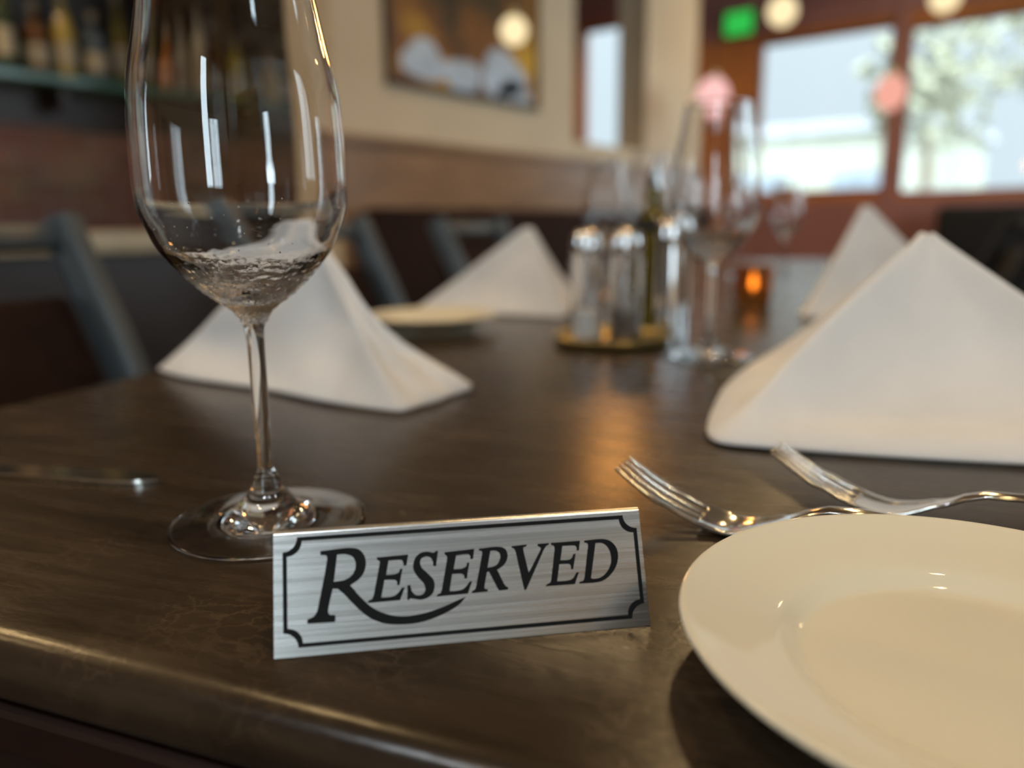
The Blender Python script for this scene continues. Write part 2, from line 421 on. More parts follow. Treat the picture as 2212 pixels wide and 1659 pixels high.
def window(n, axis, t, h, fw=0.035, bars=0, blind=None):
    a, b, z0, z1 = h
    w = empty('window_%d' % n, (0, 0, 0)); w['kind'] = 'structure'
    bm = nb()
    def bar(a0, a1, c0, c1):
        if axis == 'x': box(bm, (a0, t + 0.03, c0), (a1, t + 0.09, c1), 0.004)
        else: box(bm, (t + 0.03, a0, c0), (t + 0.09, a1, c1), 0.004)
    bar(a, a + fw, z0, z1); bar(b - fw, b, z0, z1); bar(a + fw, b - fw, z0, z0 + fw); bar(a + fw, b - fw, z1 - fw, z1)
    for k in range(bars):
        m_ = a + (b - a) * (k + 1) / (bars + 1); bar(m_ - 0.012, m_ + 0.012, z0 + fw, z1 - fw)
    obj('window_frame', bm, M['winframe'], w, smooth=False)
    bm = nb()
    if axis == 'x': box(bm, (a + fw, t + 0.055, z0 + fw), (b - fw, t + 0.061, z1 - fw))
    else: box(bm, (t + 0.055, a + fw, z0 + fw), (t + 0.061, b - fw, z1 - fw))
    obj('window_pane', bm, M['pane'], w, smooth=False)
    if blind is not None:
        bm = nb()
        if axis == 'x': box(bm, (a - .02, blind, z0 - .03), (b + .02, blind + .004, z1 + .03))
        else: box(bm, (blind - .004, a - .02, z0 - .03), (blind, b + .02, z1 + .03))
        obj('fill_blind', bm, M['blind'], w, smooth=False)
k = 1
for h in WIN_FAR: window(k, 'x', Y1, h, 0.02); k += 1
for h in WIN_REAR: window(k, 'x', Y0 - 0.12, h); k += 1
for h in WIN_RIGHT: window(k, 'y', X1, h, bars=1); k += 1
for h in FILL_BLIND_REAR: window(k, 'x', Y0 - 0.12, h, blind=Y0 + 0.01); k += 1
for h in FILL_BLIND_RIGHT: window(k, 'y', X1, h, blind=X1 - 0.01); k += 1
struct('trim_4', boxm((X1 - 0.02, Y0, 0), (X1, Y1, 0.73)), M['panel'])
struct('sign_reflection_panel', boxm((X1 - 0.06, -1.62, 0), (X1 - 0.021, -0.36, 1.93), 0.004), M['tanreflect'])    # unseen tan panel, added to reflect brown in the sign                     # above: wainscot of the right wall

# ------------------------------------------------------------------ the dining table
AX = math.radians(108.0)                                   # the long axis of the table
TD, BD = Vector((math.cos(AX), math.sin(AX), 0)), Vector((math.sin(AX), -math.cos(AX), 0))
_s = on_table(0, 876) * 0.5 + on_table(325, 800) * 0.5
_n = (on_table(0, 1338) + on_table(895, 1631)) * 0.5 - TD * 0.007
KX = _n + BD * (_s - _n).dot(BD); KX.z = 0                  # near left corner
TW, TL = 0.88, 2.75
def onT(a, b, h=0.0): return KX + TD * a + BD * b + Vector((0, 0, TT + h))
table = empty('dining_table', KX, AX - PI / 2)
tag(table, 'long dark brown table with a worn leathery top, set for dinner', 'table')
bm = boxm((0, 0, TT - 0.024), (TW, TL, TT))
es = [e for e in bm.edges]
bmesh.ops.bevel(bm, geom=es, offset=0.0115, segments=6, affect='EDGES', profile=0.5)
obj('tabletop', bm, M['table'], table, angle=60)
M['mahogany'] = pm('dark_mahogany_edge', (0.016, 0.0045, 0.0025), 0.45, var=0.3, scale=14, stretch=(1, 1, 5))
obj('edge_band', boxm((.003, .003, TT - 0.0425), (TW - .003, TL - .003, TT - 0.0245), .003), M['mahogany'], table, smooth=False)
bm = nb()
for (x0, x1, y0, y1) in ((0.136, TW - 0.136, 0.05, 0.07), (0.136, TW - 0.136, TL - 0.07, TL - 0.05), (0.09, 0.11, 0.096, TL - 0.096), (TW - 0.11, TW - 0.09, 0.096, TL - 0.096)):
    box(bm, (x0, y0, TT - 0.12), (x1, y1, TT - 0.043))
obj('apron', bm, M['darkwood'], table, smooth=False)
for (x, y) in ((0.10, 0.06), (TW - 0.10, 0.06), (0.10, TL - 0.06), (TW - 0.10, TL - 0.06)):
    obj('leg', boxm((x - 0.035, y - 0.035, 0), (x + 0.035, y + 0.035, TT - 0.043), 0.004), M['darkwood'], table, smooth=False)

# ------------------------------------------------------------------ reserved sign: one folded sheet of brushed aluminium
SB, SBR = on_table(592, 1425), on_table(1405, 1352)
SE = (SBR - SB).normalized(); SL = (SBR - SB).length; SLEAN = math.radians(23.5); SH = 0.0401
sign = empty('reserved_sign', SB, math.atan2(SE.y, SE.x))
tag(sign, 'brushed aluminium tent sign with black RESERVED lettering, in front of the wine glass', 'sign')
def sign_sheet():
    a, r, th = SLEAN, 0.0016, 0.0011
    half = PI / 2 - a                                      # half of the bend at the ridge
    v1 = SH - r * math.tan(half) * 0.9
    path = [(math.sin(a) * v1 * i / 4, math.cos(a) * v1 * i / 4) for i in range(5)]
    c = (path[-1][0] + r * math.cos(a), path[-1][1] - r * math.sin(a))
    for i in range(1, 12):
        an = PI - a - (PI - 2 * a) * i / 12
        path.append((c[0] + r * math.cos(an), c[1] + r * math.sin(an)))
    ym = c[0]
    path += [(2 * ym - y, z) for (y, z) in path[4::-1]]
    n = len(path); inn = []
    for i in range(n):
        p, q = path[max(0, i - 1)], path[min(n - 1, i + 1)]
        d = Vector((q[0] - p[0], q[1] - p[1])).normalized()
        inn.append((path[i][0] + d.y * th, path[i][1] - d.x * th))
    loop = path + inn[::-1]
    loop = [(y, max(z, 0.0002)) for y, z in loop]
    bm = nb(); A = [bm.verts.new((0, y, z)) for y, z in loop]; B = [bm.verts.new((SL, y, z)) for y, z in loop]
    m = len(loop)
    for i in range(m): bm.faces.new((A[i], A[(i + 1) % m], B[(i + 1) % m], B[i]))
    for i in range(n - 1):
        for Vt in (A, B): bm.faces.new((Vt[i], Vt[i + 1], Vt[m - 2 - i], Vt[m - 1 - i]))
    return bm
obj('folded_sheet', sign_sheet(), M['brushed'], sign, angle=35)
LETTERS = [
    [(1428,3112,1992,3146,2048,3149,2130,3154,2219,3157,2302,3155,2376,3149,2449,3139,2518,3124,2580,3099,2635,3062,2684,3016,2727,2964,2761,2909,2786,2851,2803,2788,2812,2723,2815,2658,2812,2593,2801,2527,2785,2462,2761,2400,2731,2342,2695,2286,2651,2233,2600,2182,2531,2131,2448,2080,2371,2037,2317,2006,2361,1947,2424,1863,2497,1770,2569,1682,2640,1601,2714,1520,2790,1443,2868,1371,2946,1306,3026,1247,3109,1193,3199,1143,3298,1096,3404,1054,3514,1017,3626,987,3737,965,3849,950,3966,942,4090,940,4225,946,4368,959,4513,978,4655,1001,4795,1030,4935,1065,5071,1103,5197,1140,5314,1178,5424,1218,5526,1256,5618,1290,5704,1320,5784,1347,5850,1370,5897,1386,5859,1345,5806,1285,5742,1220,5674,1163,5603,1116,5527,1073,5443,1032,5348,990,5240,945,5120,899,4994,855,4866,816,4736,782,4602,752,4466,727,4329,709,4188,700,4045,698,3903,702,3770,710,3646,722,3528,738,3416,759,3310,785,3211,817,3118,854,3030,896,2946,943,2866,995,2790,1053,2718,1114,2647,1178,2577,1245,2509,1314,2443,1386,2379,1456,2317,1527,2256,1598,2198,1668,2141,1731,2082,1791,2022,1847,1969,1895,1932,1929,1780,1944,1667,1512,1657,1463,1642,1392,1629,1319,1625,1261,1632,1224,1645,1198,1664,1180,1686,1166,1715,1159,1751,1158,1785,1161,1808,1162,1843,1109,1830,945,999,961,992,1089,1023,1096,1067,1107,1116,1121,1158,1141,1193,1166,1226,1196,1255,1232,1281,1274,1303,1331,1321,1399,1335,1464,1345,1508,1545,2399,1624,2821,1625,2842,1628,2872,1628,2904,1624,2929,1615,2947,1602,2960,1585,2971,1563,2979,1531,2983,1492,2984,1454,2983,1428,2983), (1935,2968,1978,2969,2041,2972,2110,2972,2173,2966,2231,2954,2289,2938,2342,2917,2388,2889,2425,2853,2456,2810,2479,2762,2494,2712,2500,2658,2499,2598,2490,2539,2475,2483,2454,2431,2427,2380,2394,2333,2356,2292,2314,2258,2268,2229,2215,2205,2153,2185,2070,2170,1971,2161,1879,2155,1815,2150,1869,2497)],
    [(3156,2797,4138,2817,4077,2488,3982,2480,3982,2500,3981,2530,3979,2561,3971,2589,3964,2612,3956,2634,3937,2652,3895,2666,3813,2673,3702,2675,3593,2675,3518,2675,3430,2233,3480,2233,3551,2233,3628,2234,3690,2239,3735,2248,3773,2259,3803,2273,3827,2290,3844,2312,3853,2338,3858,2363,3862,2380,3947,2399,3833,1905,3755,1896,3757,1916,3759,1945,3759,1976,3753,2003,3743,2024,3729,2043,3706,2059,3668,2071,3602,2079,3515,2083,3430,2085,3372,2087,3254,1568,3290,1565,3342,1560,3402,1557,3462,1558,3523,1563,3588,1570,3652,1583,3712,1608,3769,1653,3826,1714,3874,1773,3908,1813,3996,1816,3830,1438,2823,1429,2872,1507,2891,1512,2918,1518,2947,1528,2972,1545,2991,1574,3008,1613,3022,1651,3032,1677,3233,2581,3236,2600,3240,2628,3242,2657,3237,2680,3222,2696,3199,2709,3176,2718,3160,2725)],
    [(5088,2859,5001,2390,4913,2412,4913,2438,4913,2475,4911,2516,4904,2553,4891,2587,4874,2621,4854,2652,4830,2677,4803,2695,4772,2708,4739,2715,4705,2717,4668,2714,4628,2705,4589,2691,4559,2671,4537,2644,4520,2611,4509,2574,4506,2535,4509,2494,4519,2450,4536,2405,4561,2360,4598,2315,4646,2268,4696,2222,4742,2176,4784,2130,4826,2085,4863,2040,4892,1994,4912,1948,4924,1902,4930,1855,4930,1806,4925,1753,4914,1698,4897,1643,4873,1595,4841,1553,4801,1515,4756,1481,4708,1454,4656,1432,4600,1416,4543,1406,4486,1401,4429,1405,4371,1417,4316,1431,4268,1443,4226,1451,4189,1458,4158,1464,4137,1468,4110,1419,4054,1423,4079,1871,4168,1879,4173,1847,4179,1802,4188,1752,4201,1708,4218,1671,4238,1635,4262,1604,4289,1579,4320,1560,4356,1547,4392,1539,4429,1537,4467,1541,4506,1551,4543,1566,4573,1587,4596,1614,4614,1646,4627,1683,4632,1721,4631,1761,4624,1804,4609,1848,4587,1894,4553,1942,4509,1991,4463,2041,4422,2091,4387,2140,4355,2189,4327,2238,4305,2286,4290,2333,4281,2378,4278,2425,4281,2473,4290,2526,4306,2582,4327,2637,4354,2686,4387,2729,4427,2769,4471,2803,4519,2830,4572,2848,4630,2858,4688,2862,4743,2862,4795,2854,4846,2839,4892,2824,4932,2817,4964,2823,4990,2838,5010,2853,5024,2864)],
    [(5284,2807,6250,2843,6186,2529,6105,2529,6107,2546,6110,2572,6110,2599,6104,2623,6095,2644,6084,2664,6061,2681,6018,2692,5938,2694,5832,2690,5728,2684,5656,2680,5552,2256,5598,2254,5666,2250,5738,2249,5799,2253,5848,2264,5891,2280,5928,2299,5957,2320,5975,2345,5983,2373,5986,2400,5989,2418,6067,2431,5958,1939,5878,1945,5879,1964,5880,1992,5879,2021,5871,2045,5858,2063,5840,2078,5814,2090,5775,2099,5712,2105,5630,2108,5551,2109,5497,2110,5389,1592,5427,1589,5480,1585,5542,1582,5602,1584,5661,1589,5724,1597,5785,1612,5844,1637,5902,1682,5961,1741,6012,1798,6048,1838,6123,1851,5963,1473,4967,1458,5028,1536,5043,1538,5065,1540,5088,1546,5108,1561,5123,1590,5137,1630,5148,1669,5156,1696,5362,2582,5363,2600,5365,2626,5365,2653,5360,2676,5347,2693,5328,2708,5309,2720,5296,2728)],
    [(6402,2839,6509,2845,6664,2855,6827,2863,6958,2863,7047,2855,7116,2842,7170,2823,7216,2798,7253,2764,7280,2723,7297,2677,7309,2632,7315,2586,7313,2538,7305,2490,7290,2443,7268,2396,7239,2349,7204,2304,7163,2263,7109,2225,7045,2189,6985,2158,6943,2137,7126,1716,7136,1698,7149,1671,7166,1643,7184,1618,7207,1597,7234,1577,7259,1560,7277,1548,7240,1495,6964,1488,6958,1497,6950,1509,6935,1536,6907,1592,6857,1701,6790,1850,6725,1994,6680,2094,6609,2090,6587,2000,6556,1869,6525,1735,6506,1639,6503,1595,6509,1580,6520,1578,6534,1574,6552,1565,6575,1559,6598,1556,6613,1553,6596,1486,6088,1476,6105,1545,6123,1550,6148,1558,6175,1568,6197,1585,6213,1612,6227,1648,6238,1682,6246,1705,6497,2690,6497,2702,6496,2721,6494,2739,6485,2754,6466,2763,6441,2769,6415,2773,6398,2776), (6761,2741,6790,2742,6831,2744,6876,2744,6917,2739,6953,2728,6988,2712,7019,2692,7043,2667,7060,2637,7071,2601,7076,2563,7073,2522,7061,2477,7041,2427,7016,2379,6989,2339,6960,2310,6929,2287,6894,2269,6853,2254,6800,2242,6738,2233,6680,2227,6640,2222)],
    [(7459,2844,7962,2864,7947,2804,7933,2802,7912,2799,7890,2794,7873,2783,7858,2780,7844,2780,7836,2759,7840,2690,7862,2537,7898,2323,7936,2112,7961,1967,8044,2097,8166,2287,8288,2480,8374,2620,8410,2687,8418,2713,8410,2720,8399,2731,8383,2751,8357,2768,8329,2781,8311,2791,8326,2857,8699,2860,8688,2807,8672,2802,8648,2795,8621,2783,8595,2765,8567,2734,8537,2694,8510,2655,8491,2628,8368,2404,8188,2076,8007,1747,7878,1518,7823,1428,7811,1419,7817,1446,7815,1466,7804,1450,7796,1427,7785,1439,7764,1527,7726,1745,7676,2057,7628,2368,7595,2580,7589,2610,7581,2654,7571,2699,7556,2735,7534,2758,7507,2775,7480,2787,7462,2796)],
    [(8759,2856,9734,2863,9673,2561,9595,2550,9597,2568,9601,2593,9602,2621,9597,2646,9590,2667,9582,2688,9562,2706,9519,2720,9435,2728,9322,2732,9210,2733,9134,2734,9029,2286,9080,2283,9155,2277,9233,2274,9296,2276,9338,2285,9370,2300,9396,2318,9418,2338,9437,2364,9452,2396,9463,2426,9471,2446,9553,2456,9430,1976,9363,1974,9363,1996,9362,2027,9360,2060,9353,2087,9346,2107,9337,2124,9320,2138,9285,2149,9219,2156,9131,2159,9044,2160,8985,2161,8868,1631,8918,1629,8989,1626,9068,1624,9140,1626,9204,1631,9266,1637,9325,1649,9377,1672,9424,1713,9467,1769,9502,1823,9527,1860,9611,1867,9445,1499,8468,1504,8532,1568,8552,1573,8580,1581,8611,1592,8635,1608,8652,1634,8666,1668,8676,1701,8684,1724,8866,2650,8865,2670,8864,2699,8860,2729,8851,2753,8832,2768,8807,2779,8781,2786,8764,2792)],
    [(9875,2853,9981,2858,10134,2866,10296,2872,10430,2870,10525,2861,10602,2847,10668,2826,10730,2794,10791,2750,10846,2695,10893,2634,10929,2569,10953,2501,10967,2428,10972,2352,10968,2275,10956,2197,10935,2116,10906,2036,10869,1960,10821,1886,10764,1814,10701,1747,10638,1688,10575,1638,10509,1596,10441,1561,10370,1533,10289,1514,10200,1503,10119,1497,10063,1493,9586,1504,9607,1559,9631,1562,9665,1567,9701,1575,9730,1591,9751,1619,9767,1658,9780,1695,9789,1720,9987,2668,9986,2686,9985,2712,9981,2738,9971,2759,9951,2771,9924,2779,9897,2784,9879,2788), (10248,2746,10289,2746,10347,2747,10411,2744,10468,2731,10517,2707,10563,2676,10605,2636,10641,2589,10672,2532,10698,2466,10717,2395,10728,2324,10730,2253,10724,2179,10710,2106,10689,2037,10659,1970,10621,1906,10577,1845,10530,1792,10481,1746,10427,1707,10371,1674,10314,1649,10252,1632,10186,1623,10124,1619,10075,1619,10042,1625,10020,1636,10006,1649,9995,1657)],
]

LETTERS = [[list(zip(p[::2], p[1::2])) for p in l] for l in LETTERS]
def flat_shapes(name, shapes, mat, parent):
    """outlines in 1/100 mm on the sloping face of the sign -> one thin printed mesh"""
    cu = bpy.data.curves.new(name, 'CURVE'); cu.dimensions = '2D'; cu.fill_mode = 'BOTH'; cu.extrude = 0.00004
    for pls in shapes:
        for pl in pls:
            sp = cu.splines.new('POLY'); sp.points.add(len(pl) - 1); sp.use_cyclic_u = True
            for pt, (x, y) in zip(sp.points, pl): pt.co = (x * 1e-5, y * 1e-5, 0, 1)
    t = bpy.data.objects.new(name + '_outline', cu); COL.objects.link(t)
    dg = bpy.context.evaluated_depsgraph_get()
    me = bpy.data.meshes.new_from_object(t.evaluated_get(dg)); me.name = name
    bpy.data.objects.remove(t); bpy.data.curves.remove(cu)
    me.materials.clear(); me.materials.append(mat)
    o = bpy.data.objects.new(name, me); COL.objects.link(o); o.parent = parent
    o.rotation_euler = (PI / 2 - SLEAN, 0, 0)
    o.location = Vector((0, -math.cos(SLEAN), math.sin(SLEAN))) * 0.00005
    return o
flat_shapes('lettering', LETTERS, M['ink'], sign)
def border_path(x0, y0, x1, y1, r):
    P = []
    for (cx, cy_, a0) in ((x0, y0, 90), (x1, y0, 180), (x1, y1, 270), (x0, y1, 0)):
        for i in range(9):
            a = math.radians(a0 - 90 * i / 8)
            P.append((cx + r * math.cos(a), cy_ + r * math.sin(a)))
    return P
flat_shapes('border', [[border_path(278, 278, 11690, 3590, 445), border_path(404, 400, 11564, 3466, 456)]], M['ink'], sign)

# ------------------------------------------------------------------ wine glasses
FOOT = [(0, .0024), (.012, .0022), (.025, .0016), (.035, .0006), (.0395, .0001), (.0410, .0003), (.0415, .0010), (.0411, .0017), (.036, .0022), (.030, .0029), (.023, .0042), (.017, .0068), (.0122, .0100), (.0088, .0140), (.0066, .0180), (.0052, .0215), (.0044, .0232), (.0036, .0248), (.0033, .028)]
STEM = [(.0033, .028), (.0032, .036), (.0034, .050), (.0035, .068), (.0036, .080), (.0042, .086), (.0050, .0890)]
BOWL_O = [(.0050, .0890), (.0062, .0915), (.0092, .0950), (.0175, .1010), (.0255, .1086), (.0337, .1188), (.0376, .1272), (.0398, .1333), (.0408, .1390), (.0412, .1484), (.0406, .1702), (.0390, .1845), (.0358, .1990), (.0329, .2142), (.0306, .2280), (.0298, .2340)]
BOWL_I = [(.0294, .2345), (.0291, .2340), (.0298, .2280), (.0321, .2142), (.0349, .1990), (.0381, .1845), (.0397, .1702), (.0402, .1484), (.0397, .1390), (.0385, .1333), (.0360, .1272), (.0315, .1188), (.0222, .1103), (.0135, .1050), (.0060, .1022), (0, .1014)]
def ring_wob(r, z, a):
    if 0.0065 < z < 0.0225: r += 0.00016 * math.sin(z * 3600)
    return r, z
def bowl_wob(r, z, a):                                      # hand blown: faint ripples in the thick bottom
    if z < 0.118 and r > 0.004:
        k = min(1.0, (0.118 - z) / 0.012)
        s = mnoise.noise(Vector((math.cos(a) * 4.0, math.sin(a) * 4.0, z * 700))) + 0.6 * mnoise.noise(Vector((math.cos(a) * 9, math.sin(a) * 9, z * 1500)))
        s += 0.8 * mnoise.noise(Vector((math.cos(a) * 22, math.sin(a) * 22, z * 2600)))
        s += 0.8 * mnoise.noise(Vector((math.cos(a) * 40, math.sin(a) * 40, z * 4200)))
        r += 0.00050 * k * s
    return r, z
def make_glass(loc, label, group=None):
    g = empty('wine_glass', loc); tag(g, label, 'wine glass', group)
    f = lathe(nb(), prof_spline(FOOT, 5), 200, wob=ring_wob); bmesh.ops.recalc_face_normals(f, faces=f.faces)
    s = lathe(nb(), prof_spline(STEM, 5), 64); b = lathe(nb(), prof_spline(BOWL_O, 14) + prof_spline(BOWL_I, 16), 224, wob=bowl_wob)
    def outward(bm, probe):                                 # open shells: make the normals face away from the glass body
        bm.normal_update(); fc = max(bm.faces, key=probe)
        c = fc.calc_center_median()
        if fc.normal.dot(Vector((c.x, c.y, 0))) < 0: bmesh.ops.reverse_faces(bm, faces=bm.faces)
        return bm
    outward(f, lambda q: -abs(q.calc_center_median().z - 0.02)); outward(s, lambda q: -abs(q.calc_center_median().z - 0.05)); outward(b, lambda q: math.hypot(*q.calc_center_median().xy))
    for nme, bm in (('foot', f), ('stem', s), ('bowl', b)): obj(nme, bm, M['glass'], g, angle=180, recalc=False)
    return g
GC = Vector((-0.2845, 0.1843, TT + 0.0002))
wg = make_glass(GC, 'clear wine glass behind the reserved sign, sharp, nearest of all the glasses', 'wine glasses on the dining table')
# dried water drops on the inside of the bowl
bm = nb(); rnd = random.Random(4)
def bowl_in(z):
    for (r0, z0), (r1, z1) in zip(BOWL_I, BOWL_I[1:]):
        if z1 <= z <= z0: return r1 + (r0 - r1) * (z - z1) / (z0 - z1)
    return 0.03
for i in range(70):
    z = 0.1130 + 0.026 * rnd.random() ** 1.2; a = 2 * PI * rnd.random()
    r = bowl_in(z) - 0.0001; s = 0.00018 + 0.0003 * rnd.random() ** 2
    sphere(bm, s, (r * math.cos(a), r * math.sin(a), z), 10, 6)
M['spots'] = pm('dried_water_spot', (.75, .74, .72), .3, scale=300)
dr = obj('water_drop', bm, M['spots'], wg); dr['kind'] = 'stuff'
for (px, py, d, lab) in (
    (1530, 772, 0, 'wine glass right of the slim steel shaker, near the big napkin'),
    (1400, 655, 0, 'far wine glass behind the oil bottle'),
    (1590, 600, 0, 'far wine glass in front of the rust red wall strip'),
    (1690, 590, 0, 'far wine glass left of the tall napkin, under the pale window'),
    (1480, 590, 0, 'farthest wine glass, seen between the oil bottle and the window'),
    (1310, 640, 0, 'far wine glass behind the two shakers, left of the oil bottle')):
    p = on_table(px, py); p.z += 0.0002
    copy_tree(wg, p, rz=px * 0.01, label=lab)
for o in list(bpy.data.objects):                            # only the near glass shows its drops
    if o.name.startswith('water_drop') and o.parent is not wg: bpy.data.objects.remove(o)

# ------------------------------------------------------------------ plates
PLATE = [(0, .0062), (.030, .0062), (.044, .0062), (.0485, .0066), (.0515, .0088), (.0545, .0112), (.060, .0132), (.070, .0162), (.0785, .0192), (.0810, .0202), (.0822, .0203), (.0827, .0196), (.0822, .0188), (.0790, .0174), (.068, .0130), (.059, .0092), (.0545, .0055), (.0525, .0008), (.0515, 0), (.0495, 0), (.0485, .0010), (.047, .0032), (.030, .0036), (0, .0036)]
def make_plate(loc, label):
    bm = lathe(nb(), prof_spline(PLATE, 4), 128)
    o = obj('bread_plate', bm, M['plate'], angle=180); o.location = loc
    return tag(o, label, 'plate', 'cream plates on the dining table')
make_plate((-0.0173, 0.2291, TT + 0.0002), 'cream glazed plate right of the reserved sign, in front of the two forks')
p = on_table(932, 678, 0.02); p.z = TT + 0.0002
make_plate(p, 'far cream plate at the left table edge, between the two left napkins')

# ------------------------------------------------------------------ forks and knife
def fork_bm():
    tw, gp = 0.0033, 0.0034
    yb = []; y = -(4 * tw + 3 * gp) / 2; hw = -y
    for i in range(4):
        yb += [y, y + tw]; y += tw + gp
    fr = [v / hw for v in yb]
    ctr = [(fr[2 * i] + fr[2 * i + 1]) / 2 for i in range(4)]
    xs = [-.0500, -.0490, -.046, -.041, -.036, -.030, -.025, -.020, -.0155, -.0125, -.0105, -.006, -.001, .004, .009, .014, .019, .024, .030, .038, .050, .065, .080, .100, .120, .132, .136, .1375]
    def zz(x):
        if x <= 0: return 0.0215 * (abs(x) / 0.05) ** 1.55
        if x < .045: t = x / .045; return 0.0150 * (3 * t * t - 2 * t ** 3)
        t = (x - .045) / .095; return 0.0150 - 0.0135 * t * t
    def hwid(x):
        P = [(-.05, .0098), (-.03, .0112), (-.012, .0118), (-.002, .0116), (.008, .0098), (.017, .0062), (.026, .0036), (.04, .0029), (.07, .0034), (.10, .0046), (.125, .0056), (.133, .0048), (.1375, .0015)]
        for (a, p), (b, q) in zip(P, P[1:]):
            if a <= x <= b: return p + (q - p) * (x - a) / (b - a)
        return .003
    bm = nb(); rows = []
    for x in xs:
        h = hwid(x); row = []
        for i, f in enumerate(fr):
            ff = f
            if x < -.012:                                  # tines thin out towards their tips
                k = max(0.0, min(1.0, (-.040 - x) / .010)); c = ctr[i // 2]; ff = c + (f - c) * (1 - 0.62 * k)
            dish = 0.0011 * (1 - f * f) if -.03 < x < .02 else 0.0
            arch = -0.0012 * (1 - f * f) if x > .026 else 0.0
            row.append(bm.verts.new((x, ff * h, zz(x) - dish - arch + (0.0012 if -.03 < x < .02 else 0))))
        rows.append(row)
    for r in range(len(xs) - 1):
        for i in range(7):
            if i % 2 == 1 and xs[r + 1] <= -.0124: continue
            bm.faces.new((rows[r][i], rows[r][i + 1], rows[r + 1][i + 1], rows[r + 1][i]))
    return bm
def make_fork(loc, rz, label):
    o = obj('fork', fork_bm(), M['steel'], angle=50); o.location = loc; o.rotation_euler = (0, 0, rz)
    m = o.modifiers.new('thickness', 'SOLIDIFY'); m.thickness = 0.0016; m.offset = 1.0
    b = o.modifiers.new('soft_edges', 'BEVEL'); b.width = 0.0005; b.segments = 2; b.limit_method = 'ANGLE'
    return tag(o, label, 'fork', 'forks beside the cream plate')
f1 = on_table(1580, 1146); f1.z = TT + 0.0006
make_fork(f1, math.radians(9), 'polished fork beside the cream plate, next to the reserved sign')
f2 = on_table(1912, 1108); f2.z = TT + 0.0006
make_fork(f2, math.radians(4), 'polished fork behind the cream plate, its tines touching the big white napkin')
kt, kb = on_table(347, 1044), on_table(0, 1024)
kd = (kt - kb).normalized()
kn = empty('table_knife', (kt.x, kt.y, TT + 0.0003), math.atan2(kd.y, kd.x)); tag(kn, 'steel table knife lying left of the wine glass', 'knife')
bm = nb()
top = [(0, 0), (-.003, .0035), (-.010, .0068), (-.020, .0088), (-.035, .0095), (-.06, .0092), (-.095, .0080), (-.105, .0045)]
bot = [(-.105, -.0045), (-.095, -.0065), (-.06, -.0075), (-.030, -.0078), (-.012, -.0062), (-.004, -.003)]
o2 = [Vector((p.x, p.y, 0)) for p in spline([(x, y, 0) for x, y in top], 4)] + [Vector((x, y, 0)) for x, y in bot]
vs = [bm.verts.new(v) for v in o2]; fc = bm.faces.new(vs)
g = bmesh.ops.extrude_face_region(bm, geom=[fc])
for v in g['geom']:
    if isinstance(v, bmesh.types.BMVert): v.co.z += 0.0024
bmesh.ops.bevel(bm, geom=[e for e in bm.edges if e.calc_face_angle(0) > 1.0], offset=.0008, segments=2, affect='EDGES')
obj('blade', bm, M['steel'], kn, angle=25)
obj('handle', tube(nb(), [(-.103, 0, .003), (-.115, 0, .0034), (-.15, 0, .0042), (-.195, 0, .0046), (-.208, 0, .0046)], [.0026, .003, .0040, .0044, .002], 14), M['steel'], kn)

# ------------------------------------------------------------------ napkins: pyramid folds, a ridge A-B with two wings to C and D
def make_napkin(A, B, Cc, Dd, label, hollow=0.010, flare=0.008, seed=0, r0=0.035, thick=0.0036, bend=0.0, bow=Vector((0, 0, 0)), rough=0.0035, sag=0.0, fstart=0.62):
    o3 = Vector((B.x, B.y, TT)); a, b, c, d = [v - o3 for v in (A, B, Cc, Dd)]
    n_r, n_q = 22, 16
    def wing(base, outn, dirsign):
        rows = []
        for i in range(n_r + 1):
            r = r0 + (1 - r0) * i / n_r; row = []
            for j in range(n_q + 1):
                q = j / n_q
                p = a + ((b + (base - b) * q) - a) * r + bow * (math.sin(PI * r) * (1 - q) ** 2)
                if dirsign < 0: p = p + (b - base) * (sag * math.sin(PI * r ** 1.2) * q)
                w = math.sin(PI * min(1, q * 1.0)) * math.sin(PI * r ** 1.3)
                off = -hollow * w + flare * max(0, (r - fstart) / (1 - fstart)) ** 2 * math.sin(PI * (0.08 + 0.84 * q))
                off += rough * mnoise.noise(Vector((q * 3.0 + seed, r * 3.0, dirsign * 2.0))) * min(1, q * 4) * min(1, (1 - q) * 6 + .3)
                off += bend * (1 - r) ** 2 * math.sin(PI * q)
                p = p + outn * off
                if i == n_r: p.z = 0.0022
                p.z = max(p.z, 0.0022)
                row.append(p)
            rows.append(row)
        return rows
    nC = (b - a).cross(c - a).normalized(); nD = (d - a).cross(b - a).normalized()
    inner = (c + d) / 2
    if nC.dot(inner - b) > 0: nC = -nC
    if nD.dot(inner - b) > 0: nD = -nD
    WC, WD = wing(c, nC, 1), wing(d, nD, -1)
    bm = nb(); rows = []
    for i in range(n_r + 1):
        pts = WD[i][:0:-1] + [WC[i][0].lerp((WC[i][1] + WD[i][1]) / 2, 0.12)] + WC[i][1:]
        if i == n_r:
            for p in pts: p.z = 0.0022
        rows.append([bm.verts.new(p) for p in pts])
    for p, q in zip(rows, rows[1:]):
        for j in range(len(p) - 1): bm.faces.new((p[j], p[j + 1], q[j + 1], q[j]))
    o = obj('folded_napkin', bm, M['napkin'], angle=180); o.location = o3
    # normals outward
    s = o.modifiers.new('cloth_layers', 'SOLIDIFY'); s.thickness = thick; s.offset = 0.0
    v = o.modifiers.new('soft', 'SUBSURF'); v.levels = 1; v.render_levels = 2
    return tag(o, label, 'napkin', 'folded white napkins')
def T0(px, py): return on_table(px, py)
